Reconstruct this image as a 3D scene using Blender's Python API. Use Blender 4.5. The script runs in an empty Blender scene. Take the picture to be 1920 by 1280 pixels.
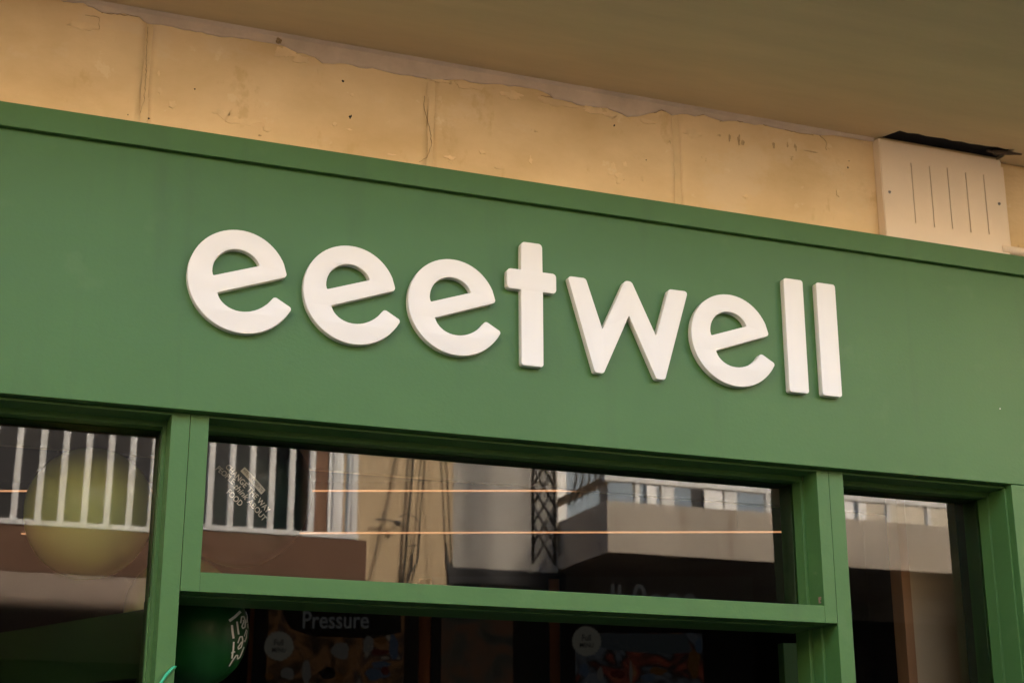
import bpy, bmesh, math, random
from mathutils import Vector, Matrix, noise
random.seed(7)
R_ = math.radians
S = bpy.context.scene
COL = S.collection

# ------------------------------------------------------------------ camera
FPX = 2904.14
YAW, PITCH, ROLL = R_(21.177), R_(17.178), R_(-.076)
CAM = Vector((0, -4.2, 1.6))
fwd = Vector((math.sin(YAW)*math.cos(PITCH), math.cos(YAW)*math.cos(PITCH), math.sin(PITCH)))
r0 = Vector((math.cos(YAW), -math.sin(YAW), 0)); u0 = r0.cross(fwd)
rgt = r0*math.cos(ROLL)+u0*math.sin(ROLL); upv = -r0*math.sin(ROLL)+u0*math.cos(ROLL)
cd = bpy.data.cameras.new('camera'); cam = bpy.data.objects.new('camera', cd); COL.objects.link(cam)
cam.matrix_world = Matrix.Translation(CAM) @ Matrix((rgt, upv, -fwd)).transposed().to_4x4()
cd.sensor_width = 36; cd.lens = FPX/1920*36; cd.clip_start = .05; cd.clip_end = 500
cd.dof.use_dof = True; cd.dof.focus_distance = 4.75; cd.dof.aperture_fstop = 4.5
S.camera = cam

# ------------------------------------------------------------------ light
SUN_EL, SUN_AZ = 43, 34          # azimuth measured from +Y (behind the shop) towards +X
w = bpy.data.worlds.new('World'); S.world = w; w.use_nodes = True
nt = w.node_tree; sky = nt.nodes.new('ShaderNodeTexSky'); sky.sky_type = 'NISHITA'
sky.sun_disc = False; sky.sun_elevation = R_(SUN_EL); sky.sun_rotation = R_(SUN_AZ)
sky.dust_density = 4.0; sky.air_density = 1.0; sky.ozone_density = .6
bg = nt.nodes['Background']; bg.inputs['Strength'].default_value = .13
nt.links.new(sky.outputs[0], bg.inputs[0])
sl = bpy.data.lights.new('sun', 'SUN'); sl.energy = 2.0; sl.angle = R_(10); sl.color = (1, .85, .66)
so = bpy.data.objects.new('sun', sl); COL.objects.link(so)
sd = Vector((math.sin(R_(SUN_AZ))*math.cos(R_(SUN_EL)), math.cos(R_(SUN_AZ))*math.cos(R_(SUN_EL)), math.sin(R_(SUN_EL))))
so.rotation_euler = sd.to_track_quat('Z', 'Y').to_euler()
vs = S.view_settings; vs.view_transform = 'Standard'; vs.look = 'None'; vs.exposure = 3.8; vs.gamma = 1; vs.use_curve_mapping = False

# ------------------------------------------------------------------ measuring helpers (points on real planes of the place)
def ray(px, py):
    return rgt*((px-960)/FPX) - upv*((py-640)/FPX) + fwd
def at(px, py, Y):
    d = ray(px, py); return CAM + d*((Y-CAM.y)/d.y)
GLASS_Y = .18
def RX(px, py, Y):               # where something seen mirrored in the panes stands across the street
    p = at(px, py, 2*GLASS_Y-Y); return Vector((p.x, Y, p.z))

# ------------------------------------------------------------------ materials
def mat(name, col, rough=.6, var=.08, scale=6, bump=0, bscale=60, spec=.5, metal=0, col2=None, stretch=(1,1,1), coat=0, detail=5):
    m = bpy.data.materials.new(name); m.use_nodes = True; t = m.node_tree; n = t.nodes; b = n['Principled BSDF']
    b.inputs['Roughness'].default_value = rough; b.inputs['Specular IOR Level'].default_value = spec
    b.inputs['Metallic'].default_value = metal; b.inputs['Coat Weight'].default_value = coat
    g = n.new('ShaderNodeNewGeometry'); mp = n.new('ShaderNodeMapping'); mp.inputs['Scale'].default_value = stretch
    t.links.new(g.outputs['Position'], mp.inputs[0])
    nz = n.new('ShaderNodeTexNoise'); nz.inputs['Scale'].default_value = scale; nz.inputs['Detail'].default_value = detail; nz.inputs['Roughness'].default_value = .6
    t.links.new(mp.outputs[0], nz.inputs['Vector'])
    r = n.new('ShaderNodeValToRGB'); r.color_ramp.elements[0].position = .3; r.color_ramp.elements[1].position = .7
    c2 = col2 or tuple(min(1, c*(1+var)) for c in col)
    r.color_ramp.elements[0].color = (*[c*(1-var) for c in col], 1); r.color_ramp.elements[1].color = (*c2, 1)
    t.links.new(nz.outputs[0], r.inputs[0]); t.links.new(r.outputs[0], b.inputs['Base Color'])
    if bump:
        n2 = n.new('ShaderNodeTexNoise'); n2.inputs['Scale'].default_value = bscale; n2.inputs['Detail'].default_value = 6
        t.links.new(mp.outputs[0], n2.inputs['Vector'])
        bp = n.new('ShaderNodeBump'); bp.inputs['Strength'].default_value = bump; bp.inputs['Distance'].default_value = .004
        t.links.new(n2.outputs[0], bp.inputs['Height']); t.links.new(bp.outputs[0], b.inputs['Normal'])
    return m
def emit(name, col, s):
    m = bpy.data.materials.new(name); m.use_nodes = True; b = m.node_tree.nodes['Principled BSDF']
    b.inputs['Base Color'].default_value = (*[c*.06 for c in col], 1); b.inputs['Emission Color'].default_value = (*col, 1); b.inputs['Emission Strength'].default_value = s
    return m
def glass(name, ior=1.55, gain=1.15):
    m = bpy.data.materials.new(name); m.use_nodes = True; t = m.node_tree; n = t.nodes; n.clear()
    o = n.new('ShaderNodeOutputMaterial'); mx = n.new('ShaderNodeMixShader'); tr = n.new('ShaderNodeBsdfTransparent'); gl = n.new('ShaderNodeBsdfGlossy')
    tr.inputs[0].default_value = (.86, .9, .86, 1); gl.inputs['Roughness'].default_value = .0; gl.inputs[0].default_value = (1, 1, 1, 1)
    f = n.new('ShaderNodeFresnel'); f.inputs[0].default_value = ior
    mu = n.new('ShaderNodeMath'); mu.operation = 'MULTIPLY'; mu.inputs[1].default_value = gain; mu.use_clamp = True
    t.links.new(f.outputs[0], mu.inputs[0]); t.links.new(mu.outputs[0], mx.inputs[0]); t.links.new(tr.outputs[0], mx.inputs[1]); t.links.new(gl.outputs[0], mx.inputs[2])
    # faint film of street dust on the glass
    g = n.new('ShaderNodeNewGeometry'); nz = n.new('ShaderNodeTexNoise'); nz.inputs['Scale'].default_value = 2.2; nz.inputs['Detail'].default_value = 1
    mr = n.new('ShaderNodeMapRange'); mr.inputs[3].default_value = .80; mr.inputs[4].default_value = .92
    t.links.new(g.outputs['Position'], nz.inputs['Vector']); t.links.new(nz.outputs[0], mr.inputs[0])
    cc = n.new('ShaderNodeCombineColor'); [t.links.new(mr.outputs[0], cc.inputs[i]) for i in range(3)]; t.links.new(cc.outputs[0], tr.inputs[0])
    t.links.new(mx.outputs[0], o.inputs[0]); return m

def paint_mat():
    """satin green exterior paint: brush relief, faint runs and rubbed spots"""
    m = mat('green_paint', (.050, .127, .030), .46, .05, 2.2, .10, 90, .28)
    t = m.node_tree; n = t.nodes; b = n['Principled BSDF']
    g = n.new('ShaderNodeNewGeometry'); mp = n.new('ShaderNodeMapping'); mp.inputs['Scale'].default_value = (1.2, 1, 26)
    nz = n.new('ShaderNodeTexNoise'); nz.inputs['Scale'].default_value = 2; nz.inputs['Detail'].default_value = 4
    t.links.new(g.outputs['Position'], mp.inputs[0]); t.links.new(mp.outputs[0], nz.inputs['Vector'])
    mr = n.new('ShaderNodeMapRange'); mr.inputs[1].default_value = .3; mr.inputs[2].default_value = .7; mr.inputs[3].default_value = .43; mr.inputs[4].default_value = .49
    t.links.new(nz.outputs[0], mr.inputs[0]); t.links.new(mr.outputs[0], b.inputs['Roughness'])
    src = b.inputs['Base Color'].links[0].from_socket
    for sc_, st, lo, hi, fac, col in ((3.0, (3.5, 1, .35), .56, .72, .30, (.040, .085, .026)), (7.0, (1, 1, 1), .62, .70, .16, (.10, .17, .06))):
        mp2 = n.new('ShaderNodeMapping'); mp2.inputs['Scale'].default_value = st; n3 = n.new('ShaderNodeTexNoise'); n3.inputs['Scale'].default_value = sc_; n3.inputs['Detail'].default_value = 7
        t.links.new(g.outputs['Position'], mp2.inputs[0]); t.links.new(mp2.outputs[0], n3.inputs['Vector'])
        m3_ = n.new('ShaderNodeMapRange'); m3_.inputs[1].default_value = lo; m3_.inputs[2].default_value = hi; m3_.inputs[4].default_value = fac; t.links.new(n3.outputs[0], m3_.inputs[0])
        mx = n.new('ShaderNodeMix'); mx.data_type = 'RGBA'; t.links.new(m3_.outputs[0], mx.inputs[0]); t.links.new(src, mx.inputs[6]); mx.inputs[7].default_value = (*col, 1); src = mx.outputs[2]
    t.links.new(src, b.inputs['Base Color'])
    return m
GREEN = paint_mat()
CREAM = mat('cream_paint', (.685, .660, .575), .5, .015, 3, .03, 120, .4)
def wall_mat():
    m = mat('limestone', (.675, .49, .25), .85, .10, 2.5, .35, 45, .2, col2=(.77, .585, .335), stretch=(1, 1, 1.6), detail=8)
    t = m.node_tree; n = t.nodes; b = n['Principled BSDF']; src = b.inputs['Base Color'].links[0].from_socket
    g = n.new('ShaderNodeNewGeometry')
    def layer(src, scale, lo, hi, col, st=(1, 1, 1), fac=.6, det=9):
        mp = n.new('ShaderNodeMapping'); mp.inputs['Scale'].default_value = st; mp.inputs['Location'].default_value = (scale, 3, scale*2)
        nz = n.new('ShaderNodeTexNoise'); nz.inputs['Scale'].default_value = scale; nz.inputs['Detail'].default_value = det; nz.inputs['Roughness'].default_value = .65
        t.links.new(g.outputs['Position'], mp.inputs[0]); t.links.new(mp.outputs[0], nz.inputs['Vector'])
        mr = n.new('ShaderNodeMapRange'); mr.inputs[1].default_value = lo; mr.inputs[2].default_value = hi; mr.inputs[4].default_value = fac
        t.links.new(nz.outputs[0], mr.inputs[0]); mx = n.new('ShaderNodeMix'); mx.data_type = 'RGBA'
        t.links.new(mr.outputs[0], mx.inputs[0]); t.links.new(src, mx.inputs[6]); mx.inputs[7].default_value = (*col, 1); return mx.outputs[2]
    s = layer(src, 3.1, .55, .62, (.72, .57, .36), (1, 1, 1.3), .5)
    s = layer(s, 9, .63, .66, (.78, .64, .40), (1, 1, 1), .45)
    s = layer(s, 16, .68, .70, (.36, .24, .12), (1, 1, 1), .6)
    s = layer(s, 5, .60, .66, (.56, .39, .18), (1.6, 1, 1), .5)
    t.links.new(s, b.inputs['Base Color']); return m
STONE = wall_mat()
MORTAR = mat('mortar', (.68, .51, .28), .9, .08, 9, .3, 70, .2)
PLASTER = mat('grey_plaster', (.57, .465, .355), .9, .14, 9, .5, 40, .2)
GOUGE = mat('gouge_dirt', (.44, .31, .16), .9, .3, 60)
FLAKE = mat('pale_plaster', (.74, .565, .32), .9, .08, 20, .3, 90, .2)
SOFFIT = mat('soffit_paint', (.68, .535, .30), .7, .07, 2.3, .5, 14, .3, stretch=(.6, 4, 1), detail=9)
VENT = mat('vent_paint', (.76, .62, .44), .55, .04, 4, .05, 60, .4)
GREEN_SHADED = mat('green_paint_shaded', (.028, .066, .020), .6, .1, 3, spec=.15)  # darker copy of the shopfront green, shade put into the colour
DARK = mat('cavity_shade', (.012, .010, .008), .9, .2, 20)  # near-black that paints the shade inside slots and holes
STEEL = mat('screw_steel', (.35, .33, .30), .4, .2, 60, metal=.8)
GLASS = glass('window_glass')
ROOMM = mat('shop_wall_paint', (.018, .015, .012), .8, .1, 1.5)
BULK = mat('shop_bulkhead_paint', (.30, .22, .13), .8, .05, 2)
WOOD = mat('orange_wood', (.36, .13, .035), .55, .25, 8, .1, 60, stretch=(1, 1, .12))
BLACK = mat('black_metal', (.012, .012, .012), .5, .2, 8)
PANELB = mat('tan_panel', (.72, .56, .32), .75, .08, 1.3)
ASPH = mat('asphalt', (.035, .033, .03), .9, .2, 8, .4, 120)
PAVE = mat('pavement_stone', (.06, .053, .043), .85, .12, 3, .2, 50)
def balloon_mat(name, col, tr):
    m = mat(name, col, .38, .05, 1.5, 0, 60, .3); b = m.node_tree.nodes['Principled BSDF']
    b.inputs['Subsurface Weight'].default_value = tr; b.inputs['Subsurface Radius'].default_value = (.2, .2, .1); b.inputs['Subsurface Scale'].default_value = .2
    return m
def thin_latex(name, col, thru=.5):
    """stretched rubber: part of the light scatters through the skin"""
    m = bpy.data.materials.new(name); m.use_nodes = True; t = m.node_tree; n = t.nodes; n.clear()
    o = n.new('ShaderNodeOutputMaterial'); d = n.new('ShaderNodeBsdfDiffuse'); tl = n.new('ShaderNodeBsdfTranslucent'); g = n.new('ShaderNodeBsdfGlossy'); a = n.new('ShaderNodeMixShader'); b = n.new('ShaderNodeMixShader')
    tc = n.new('ShaderNodeNewGeometry'); nz = n.new('ShaderNodeTexNoise'); nz.inputs['Scale'].default_value = 4; mx = n.new('ShaderNodeMix'); mx.data_type = 'RGBA'
    t.links.new(tc.outputs['Position'], nz.inputs['Vector']); t.links.new(nz.outputs[0], mx.inputs[0]); mx.inputs[6].default_value = (*[c*.92 for c in col], 1); mx.inputs[7].default_value = (*col, 1)
    t.links.new(mx.outputs[2], d.inputs[0]); t.links.new(mx.outputs[2], tl.inputs[0]); g.inputs['Roughness'].default_value = .25
    a.inputs[0].default_value = thru; t.links.new(d.outputs[0], a.inputs[1]); t.links.new(tl.outputs[0], a.inputs[2])
    f = n.new('ShaderNodeFresnel'); f.inputs[0].default_value = 1.35; t.links.new(f.outputs[0], b.inputs[0]); t.links.new(a.outputs[0], b.inputs[1]); t.links.new(g.outputs[0], b.inputs[2]); t.links.new(b.outputs[0], o.inputs[0])
    return m
YEL = thin_latex('lime_latex', (.72, .80, .22), .4)
DGR = balloon_mat('dark_green_latex', (.006, .062, .012), .05)
DGR2 = balloon_mat('bottle_green_latex', (.006, .026, .016), .05)
WHITE_INK = mat('white_print', (.72, .74, .66), .6, .02, 5)

# ------------------------------------------------------------------ mesh helpers
def link(name, me, m=None, parent=None, smooth=False):
    o = bpy.data.objects.new(name, me); COL.objects.link(o)
    if m: me.materials.append(m)
    if parent: o.parent = parent
    if smooth: me.polygons.foreach_set('use_smooth', [True]*len(me.polygons))
    return o
def build(name, bm, m=None, parent=None, smooth=False):
    me = bpy.data.meshes.new(name); bmesh.ops.recalc_face_normals(bm, faces=bm.faces[:]); bm.to_mesh(me); bm.free()
    return link(name, me, m, parent, smooth)
def tag(o, label, cat, group=None, kind=None):
    if label: o['label'] = label
    if cat: o['category'] = cat
    if group: o['group'] = group
    if kind: o['kind'] = kind
    return o
def thing(name, label, cat, loc=(0, 0, 0), group=None):
    o = bpy.data.objects.new(name, None); COL.objects.link(o); o.location = loc; o.empty_display_size = .1
    return tag(o, label, cat, group)
def keep(o, parent):                     # parent without moving
    o.parent = parent; o.matrix_parent_inverse = Matrix.Translation(-parent.location); return o
def structure(o): o['kind'] = 'structure'; return o
def add_box(bm, a, b, bev=0, seg=2):
    x0, y0, z0 = a; x1, y1, z1 = b
    vs_ = [bm.verts.new(p) for p in ((x0,y0,z0),(x1,y0,z0),(x1,y1,z0),(x0,y1,z0),(x0,y0,z1),(x1,y0,z1),(x1,y1,z1),(x0,y1,z1))]
    fs = [bm.faces.new([vs_[i] for i in f]) for f in ((0,3,2,1),(4,5,6,7),(0,1,5,4),(1,2,6,5),(2,3,7,6),(3,0,4,7))]
    if bev:
        es = list({e for f in fs for e in f.edges}); bmesh.ops.bevel(bm, geom=es, offset=bev, segments=seg, affect='EDGES', profile=.5)
def box(name, a, b, m, parent=None, bev=0, seg=2):
    bm = bmesh.new(); add_box(bm, a, b, bev, seg); return build(name, bm, m, parent)
def prism(name, pts, y0, y1, m, parent=None, bev=0):
    """outline in X,Z extruded along Y"""
    bm = bmesh.new(); A = [bm.verts.new((x, y0, z)) for x, z in pts]; B = [bm.verts.new((x, y1, z)) for x, z in pts]
    n = len(pts); f = bm.faces.new(A); bm.faces.new(B[::-1])
    for i in range(n): bm.faces.new((A[i], A[(i+1) % n], B[(i+1) % n], B[i]))
    if bev: bmesh.ops.bevel(bm, geom=list(f.edges), offset=bev, segments=2, affect='EDGES')
    bmesh.ops.triangulate(bm, faces=[f for f in bm.faces if len(f.verts) > 4])
    return build(name, bm, m, parent)
def add_tube(bm, pts, r, n=8):
    pts = [Vector(p) for p in pts]; rings = []
    for i, p in enumerate(pts):
        t = (pts[min(i+1, len(pts)-1)]-pts[max(i-1, 0)]).normalized()
        a = t.orthogonal().normalized() if i == 0 else (a - t*a.dot(t)).normalized()
        b = t.cross(a); rr = r[i] if isinstance(r, (list, tuple)) else r
        rings.append([bm.verts.new(p+(a*math.cos(2*math.pi*k/n)+b*math.sin(2*math.pi*k/n))*rr) for k in range(n)])
    for i in range(len(rings)-1):
        for k in range(n): bm.faces.new((rings[i][k], rings[i][(k+1) % n], rings[i+1][(k+1) % n], rings[i+1][k]))
    bm.faces.new(rings[0][::-1]); bm.faces.new(rings[-1])
def tube(name, pts, r, m, parent=None, n=8):
    bm = bmesh.new(); add_tube(bm, pts, r, n); return build(name, bm, m, parent, True)
def rounded(pts, radii, k=6):
    out = []; n = len(pts)
    for i, p in enumerate(pts):
        r = radii[i] if isinstance(radii, (list, tuple)) else radii
        p = Vector(p); 
        if r <= 0: out.append(tuple(p)); continue
        a = (Vector(pts[i-1])-p); b = (Vector(pts[(i+1) % n])-p); la, lb = a.length, b.length; a.normalize(); b.normalize()
        ang = a.angle(b); d = min(r/math.tan(ang/2), la*.48, lb*.48); r = d*math.tan(ang/2)
        c = p+(a+b).normalized()*(r/math.sin(ang/2)); s = p+a*d-c; e = p+b*d-c
        for j in range(k+1):
            v = s.slerp(e, j/k) if s.angle(e) > 1e-4 else s
            out.append(tuple(c+v.normalized()*r))
    return out

# ------------------------------------------------------------------ setting: street, our wall, the slab overhead
structure(box('road', (-150, -150, -.3), (150, 150, 0), ASPH))
structure(box('pavement', (-14, -1.5, .004), (20, .0, .13), PAVE, bev=.01))
structure(box('pavement', (-14, -9, .004), (20, -5.6, .13), PAVE, bev=.01))
CEIL = 3.913
def make_ceiling():
    """balcony slab over the shop with the broken-out slot beside the wall vent"""
    bm = bmesh.new()
    h0, h1 = 3.035, 3.555
    xs = [-5, -2, 0, 1.5, 2.6, h0] + [h0+(h1-h0)*i/14 for i in range(1, 14)] + [h1, 3.8, 5, 9]
    ys = [.35, .046, -.043, -.5, -1.0]
    def jit(i, j):
        x, y = xs[i], ys[j]
        if j == 2 and h0-.01 <= x <= h1+.01: y += random.uniform(-.006, .007)+(-.012 if x > 3.48 else 0)
        if j == 2 and i == 5: x += .035
        return (x, y)
    V = [[bm.verts.new((*jit(i, j), CEIL)) for j in range(len(ys))] for i in range(len(xs))]
    for i in range(len(xs)-1):
        for j in range(len(ys)-1):
            if j == 1 and h0-1e-6 <= xs[i] and xs[i+1] <= h1+1e-6: continue
            bm.faces.new((V[i][j], V[i+1][j], V[i+1][j+1], V[i][j+1]))
    top = bmesh.ops.extrude_face_region(bm, geom=bm.faces[:])
    bmesh.ops.translate(bm, verts=[v for v in top['geom'] if isinstance(v, bmesh.types.BMVert)], vec=(0, 0, .2))
    o = build('ceiling', bm, SOFFIT); structure(o); return o
ceil = make_ceiling()
box('slot_dark_fill', (3.0, -.06, CEIL+.012), (3.6, .12, CEIL+.19), DARK, ceil)  # dark block fills the slot, standing in for the shade inside
box('slab_edge', (-5, -1.02, CEIL-.03), (9, -1.001, CEIL+.3), SOFFIT, ceil, .0013)
# splintered lath / peeled paint at the end of the slot
bm = bmesh.new()
P = [at(1862, 281, -.02), at(1878, 272, -.03), at(1893, 264, -.035), at(1912, 258, -.04)]
for p in P: p.z = min(p.z, CEIL-.004)
add_tube(bm, P, [.010, .009, .006, .003], 6)
P = [at(1866, 284, -.02), at(1880, 284, -.03), at(1892, 274, -.03), at(1905, 268, -.035)]
for p in P: p.z = min(p.z, CEIL-.004)
add_tube(bm, P, [.012, .009, .005, .002], 6)
P = [at(1850, 280, -.02), at(1860, 276, -.02), at(1872, 262, -.03)]
for p in P: p.z = min(p.z, CEIL-.003)
add_tube(bm, P, [.005, .006, .002], 6)
build('splinter', bm, mat('old_wood', (.09, .06, .035), .9, .4, 60, .5, 200), ceil)

WALLY = .05
wall = thing('stone_wall', 'weathered ochre limestone wall above the green shop sign board', 'wall', (1.5, .2, 3.4))
keep(box('wall_core', (-5, WALLY+.012, 2.75), (9, .34, 3.91), MORTAR), wall)
keep(box('upper_wall', (-5, WALLY, CEIL+.2), (9, .34, 9.6), STONE), wall)  # out of view; height chosen to shade the street and lower facades
def stone(x0, x1, z0=3.30, z1=3.909, seed=0):
    """one ashlar: uneven face, worn arrises"""
    bm = bmesh.new(); nx = max(6, int((x1-x0)/.022)); nz = 28; V = []
    for i in range(nx+1):
        row = []
        for j in range(nz+1):
            x = x0+(x1-x0)*i/nx; z = z0+(z1-z0)*j/nz; y = WALLY
            y += .0022*noise.noise(Vector((x*3.1, seed, z*3.4)))+.0009*noise.noise(Vector((x*17, seed, z*19)))
            if i in (0, nx): x += .006*noise.noise(Vector((z*9, seed*3.1+i, 1)))+.002*noise.noise(Vector((z*60, seed, i))); y += .0003
            row.append(bm.verts.new((x, y, z)))
        V.append(row)
    for i in range(nx):
        for j in range(nz): bm.faces.new((V[i][j], V[i+1][j], V[i+1][j+1], V[i][j+1]))
    be = [e for e in bm.edges if e.is_boundary]
    ex = bmesh.ops.extrude_edge_only(bm, edges=be); bmesh.ops.translate(bm, verts=[v for v in ex['geom'] if isinstance(v, bmesh.types.BMVert)], vec=(0, .0115, 0))
    o = build('stone_block', bm, STONE); o.data.polygons.foreach_set('use_smooth', [True]*len(o.data.polygons))
    keep(o, wall); return o
joints = [-2.2, -1.3, -.4, .478, 1.362, 2.228, 3.10, 3.98, 4.9]
for i in range(len(joints)-1):
    stone(joints[i]+.0207, joints[i+1]+.0006, seed=i*1.7)
    j = joints[i]
    bm = bmesh.new(); n = 24; A = []; B = []
    for k in range(n+1):
        z = 3.30+.608*k/n; dx = .005*noise.noise(Vector((z*9, i*5.3, 2)))
        A.append(bm.verts.new((j-.001+dx, WALLY+.0005, z))); B.append(bm.verts.new((j+.0235+.004*noise.noise(Vector((z*12, i, 7))), WALLY+.0003, z)))
    for k in range(n): bm.faces.new((A[k], B[k], B[k+1], A[k+1]))
    ex = bmesh.ops.extrude_face_region(bm, geom=bm.faces[:]); bmesh.ops.translate(bm, verts=[v for v in ex['geom'] if isinstance(v, bmesh.types.BMVert)], vec=(0, .009, 0))
    keep(build('mortar_joint', bm, MORTAR), wall)
# ragged grey plaster strip under the soffit
low = [(-150, -60), (60, -20), (120, 2), (138, 3), (157, 4), (175, 14), (190, 22), (219, 25.5), (233, 25), (262, 30), (277, 43), (303, 44.5), (346, 53), (379, 60), (412, 65.6), (456, 71), (485, 77), (510, 81), (521, 81), (547, 93), (569, 100), (591, 106), (605, 116), (649, 118.5), (674, 124), (700, 127.5)]
low += [(700+x/2.743, 100+y/2.743) for x, y in ((0,92),(90,98),(200,115),(300,130),(360,132),(430,128),(500,140),(560,150),(640,155),(700,165),(760,172),(850,185),(910,215),(930,235),(1000,245),(1100,270),(1200,280),(1260,295),(1310,325),(1360,325),(1430,305),(1480,290),(1540,312),(1620,310),(1660,325),(1700,310),(1760,330))][1:]
low += [(1200+x/3.84, 150+y/3.84) for x, y in ((600,292),(680,290),(760,300),(830,315),(900,320),(1000,340),(1100,360),(1200,380),(1300,395),(1400,395),(1500,400),(1600,420),(1720,445))]
def ragged(low):
    out = []
    for i in range(len(low)-1):
        a = Vector(low[i]); b = Vector(low[i+1]); n = max(1, int((b-a).length/9))
        for k in range(n):
            p = a.lerp(b, k/n); out.append((p.x, p.y+random.uniform(-1.6, 1.6)))
    return out
def plaster_strip():
    bm = bmesh.new(); pr = None; L = ragged(low)
    for px, py in L:
        p = at(px, py, WALLY-.006); zl = min(p.z, CEIL-.01)
        cur = [bm.verts.new(q) for q in ((p.x, WALLY+.004, zl-.002), (p.x, WALLY-.0035, zl), (p.x, WALLY-.006-.001*noise.noise(Vector((p.x*30, 0, 0))), zl+.006), (p.x, WALLY-.007, CEIL-.012), (p.x, WALLY-.016, CEIL-.001))]
        if pr:
            for k in range(4): bm.faces.new((pr[k], cur[k], cur[k+1], pr[k+1]))
        pr = cur
    o = build('plaster_strip', bm, PLASTER); keep(o, wall); return o
plaster_strip()
def flake(px, py, wx, wy, seed, m=FLAKE, t=.0015, n=30, base=None):
    n = n if wx*wy > 40 else 14
    c = at(px, py, WALLY-.002); k = 4.7/FPX
    pts = []
    for i in range(n):
        a = 2*math.pi*i/n; r = .95+.75*noise.noise(Vector((math.cos(a)*1.5, math.sin(a)*1.5, seed*3.7)))+.35*noise.noise(Vector((math.cos(a)*5, math.sin(a)*5, seed*1.7)))+random.uniform(-.08, .08)
        pts.append((c.x+wx*k*r*math.cos(a), c.z+wy*k*r*math.sin(a)))
    keep(prism('plaster_patch', pts, WALLY-t-.00011*(seed % 13), WALLY+.004, m, None, 0), wall)
for i, (x, y, a, b) in enumerate(((532,97,20,14),(565,110,16,10),(445,225,34,9),(415,212,14,5),(500,240,8,7),(322,196,8,6),(298,139,2.5,6),(300,170,3,9),(155,50,24,7),(660,178,4,4),(627,233,4,4),(655,243,6,2),
    (1150,312,6,8),(1162,330,9,7),(1145,325,7,5),(1172,308,5,6),(1205,335,2,7),(1160,340,5,6),(1300,250,20,8),(905,285,5,6),(995,300,4,9),(845,296,11,4),(936,314,12,3),(1572,362,5,8),(1400,369,7,5),
    (880,160,30,7),(960,178,28,8),(1040,192,34,8),(1110,205,26,8),(1145,213,16,8),(735,290,9,2),(1215,228,16,5),(1630,268,12,6),(1540,240,26,5),(560,60,0.1,0.1),(820,150,22,4))):
    flake(x, y, a, b, i+1, FLAKE if i not in (25,27,16,22) else MORTAR)
# shallow bites under the strip (dark gouges) and drill holes, their shade painted on flat
for i, (x, y, a, b) in enumerate(((1368,258,2,7),(1386,262,3,10),(1393,268,4,5),(1451,272,3,8),(1477,272,2,7),(1492,276,3,8),(1520,284,20,1.5),(643,152,2.2,2.6),(657,219,2.5,4),(1590,314,2,2.5),(1592,302,1.2,1.2),(279,222,1.6,1.6),(365,167,1.6,1.4),(487,254,3,1.2),(1030,182,14,1.6),(1152,235,1.6,2.6),(1212,300,1.2,1.2),(240,215,1,1))):
    flake(x, y, a, b, 50+i, DARK if (a < 3 and b < 5) else GOUGE, .0010, 10)
# hairline cracks as thin grooves of dirt
crk = mat('crack_dirt', (.33, .225, .11), .95, .3, 50)
def crack(pts, wpx, seed):
    bm = bmesh.new(); k = 4.7/FPX; pr = None; L = []
    for i in range(len(pts)-1):
        a, b = Vector(pts[i]), Vector(pts[i+1]); n = max(1, int((b-a).length/5))
        for q in range(n): p = a.lerp(b, q/n); L.append((p.x+random.uniform(-1, 1), p.y+random.uniform(-1, 1)))
    for i, (px, py) in enumerate(L):
        c = at(px, py, WALLY-.0015); t = at(*L[min(i+1, len(L)-1)], WALLY)-at(*L[max(i-1, 0)], WALLY); nrm = Vector((-t.z, 0, t.x)).normalized()*wpx*k*random.uniform(.25, .75)
        yy = WALLY-.0026 if seed < 10 else WALLY-.0078
        cur = (bm.verts.new((c.x+nrm.x, yy, c.z+nrm.z)), bm.verts.new((c.x-nrm.x, yy, c.z-nrm.z)))
        if pr: bm.faces.new((pr[0], cur[0], cur[1], pr[1]))
        pr = cur
    ex = bmesh.ops.extrude_face_region(bm, geom=bm.faces[:]); bmesh.ops.translate(bm, verts=[v for v in ex['geom'] if isinstance(v, bmesh.types.BMVert)], vec=(0, .003, 0))
    keep(build('crack', bm, crk), wall)
crack([(277,50),(275,90),(274,140),(270,190),(262,216)], .55, 1)
crack([(796,180),(794,200),(804,235),(810,270),(800,296),(781,306)], .6, 2)
crack([(1226,212),(1240,206),(1262,214),(1290,211),(1310,217),(1325,213),(1345,222)], .8, 4)
crack([(1350,227),(1375,225),(1388,228),(1410,229),(1430,234),(1460,240),(1500,250),(1530,254)], .7, 5)
crack([(190,24),(220,27),(262,31),(272,36)], .5, 6)
crack([(160,28),(186,33),(186,62)], .3, 7)
crack([(1534,252),(1549,265),(1549,288)], .5, 8)

# ------------------------------------------------------------------ shopfront joinery
shop = thing('shopfront', 'green painted timber shopfront with sign board, mullions and glazed transom lights', 'shopfront', (1.7, .1, 0))
def P_(o): return keep(o, shop)
XL, XR = -1.1, 4.6
P_(box('fascia_board', (XL, 0, 2.688), (XR, .049, 3.4585), GREEN, bev=.0018))
P_(box('cornice_board', (XL, -.0195, 3.4470), (XR, .046, 3.5195), GREEN, bev=.0018))
FY = .035
# mullions: two boards butted with a fine joint
P_(box('mullion', (.6265, FY, .12), (.6772, .16, 2.6865), GREEN, bev=.0012))
P_(box('mullion', (2.7442, FY, .12), (2.7975, .16, 2.6865), GREEN, bev=.0012))
P_(box('pilaster', (3.4405, .0002, .12), (XR, .16, 2.6862), GREEN, bev=.0015))
P_(box('pilaster', (XL, .0002, .12), (-.62, .16, 2.6862), GREEN, bev=.0015))
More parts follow.
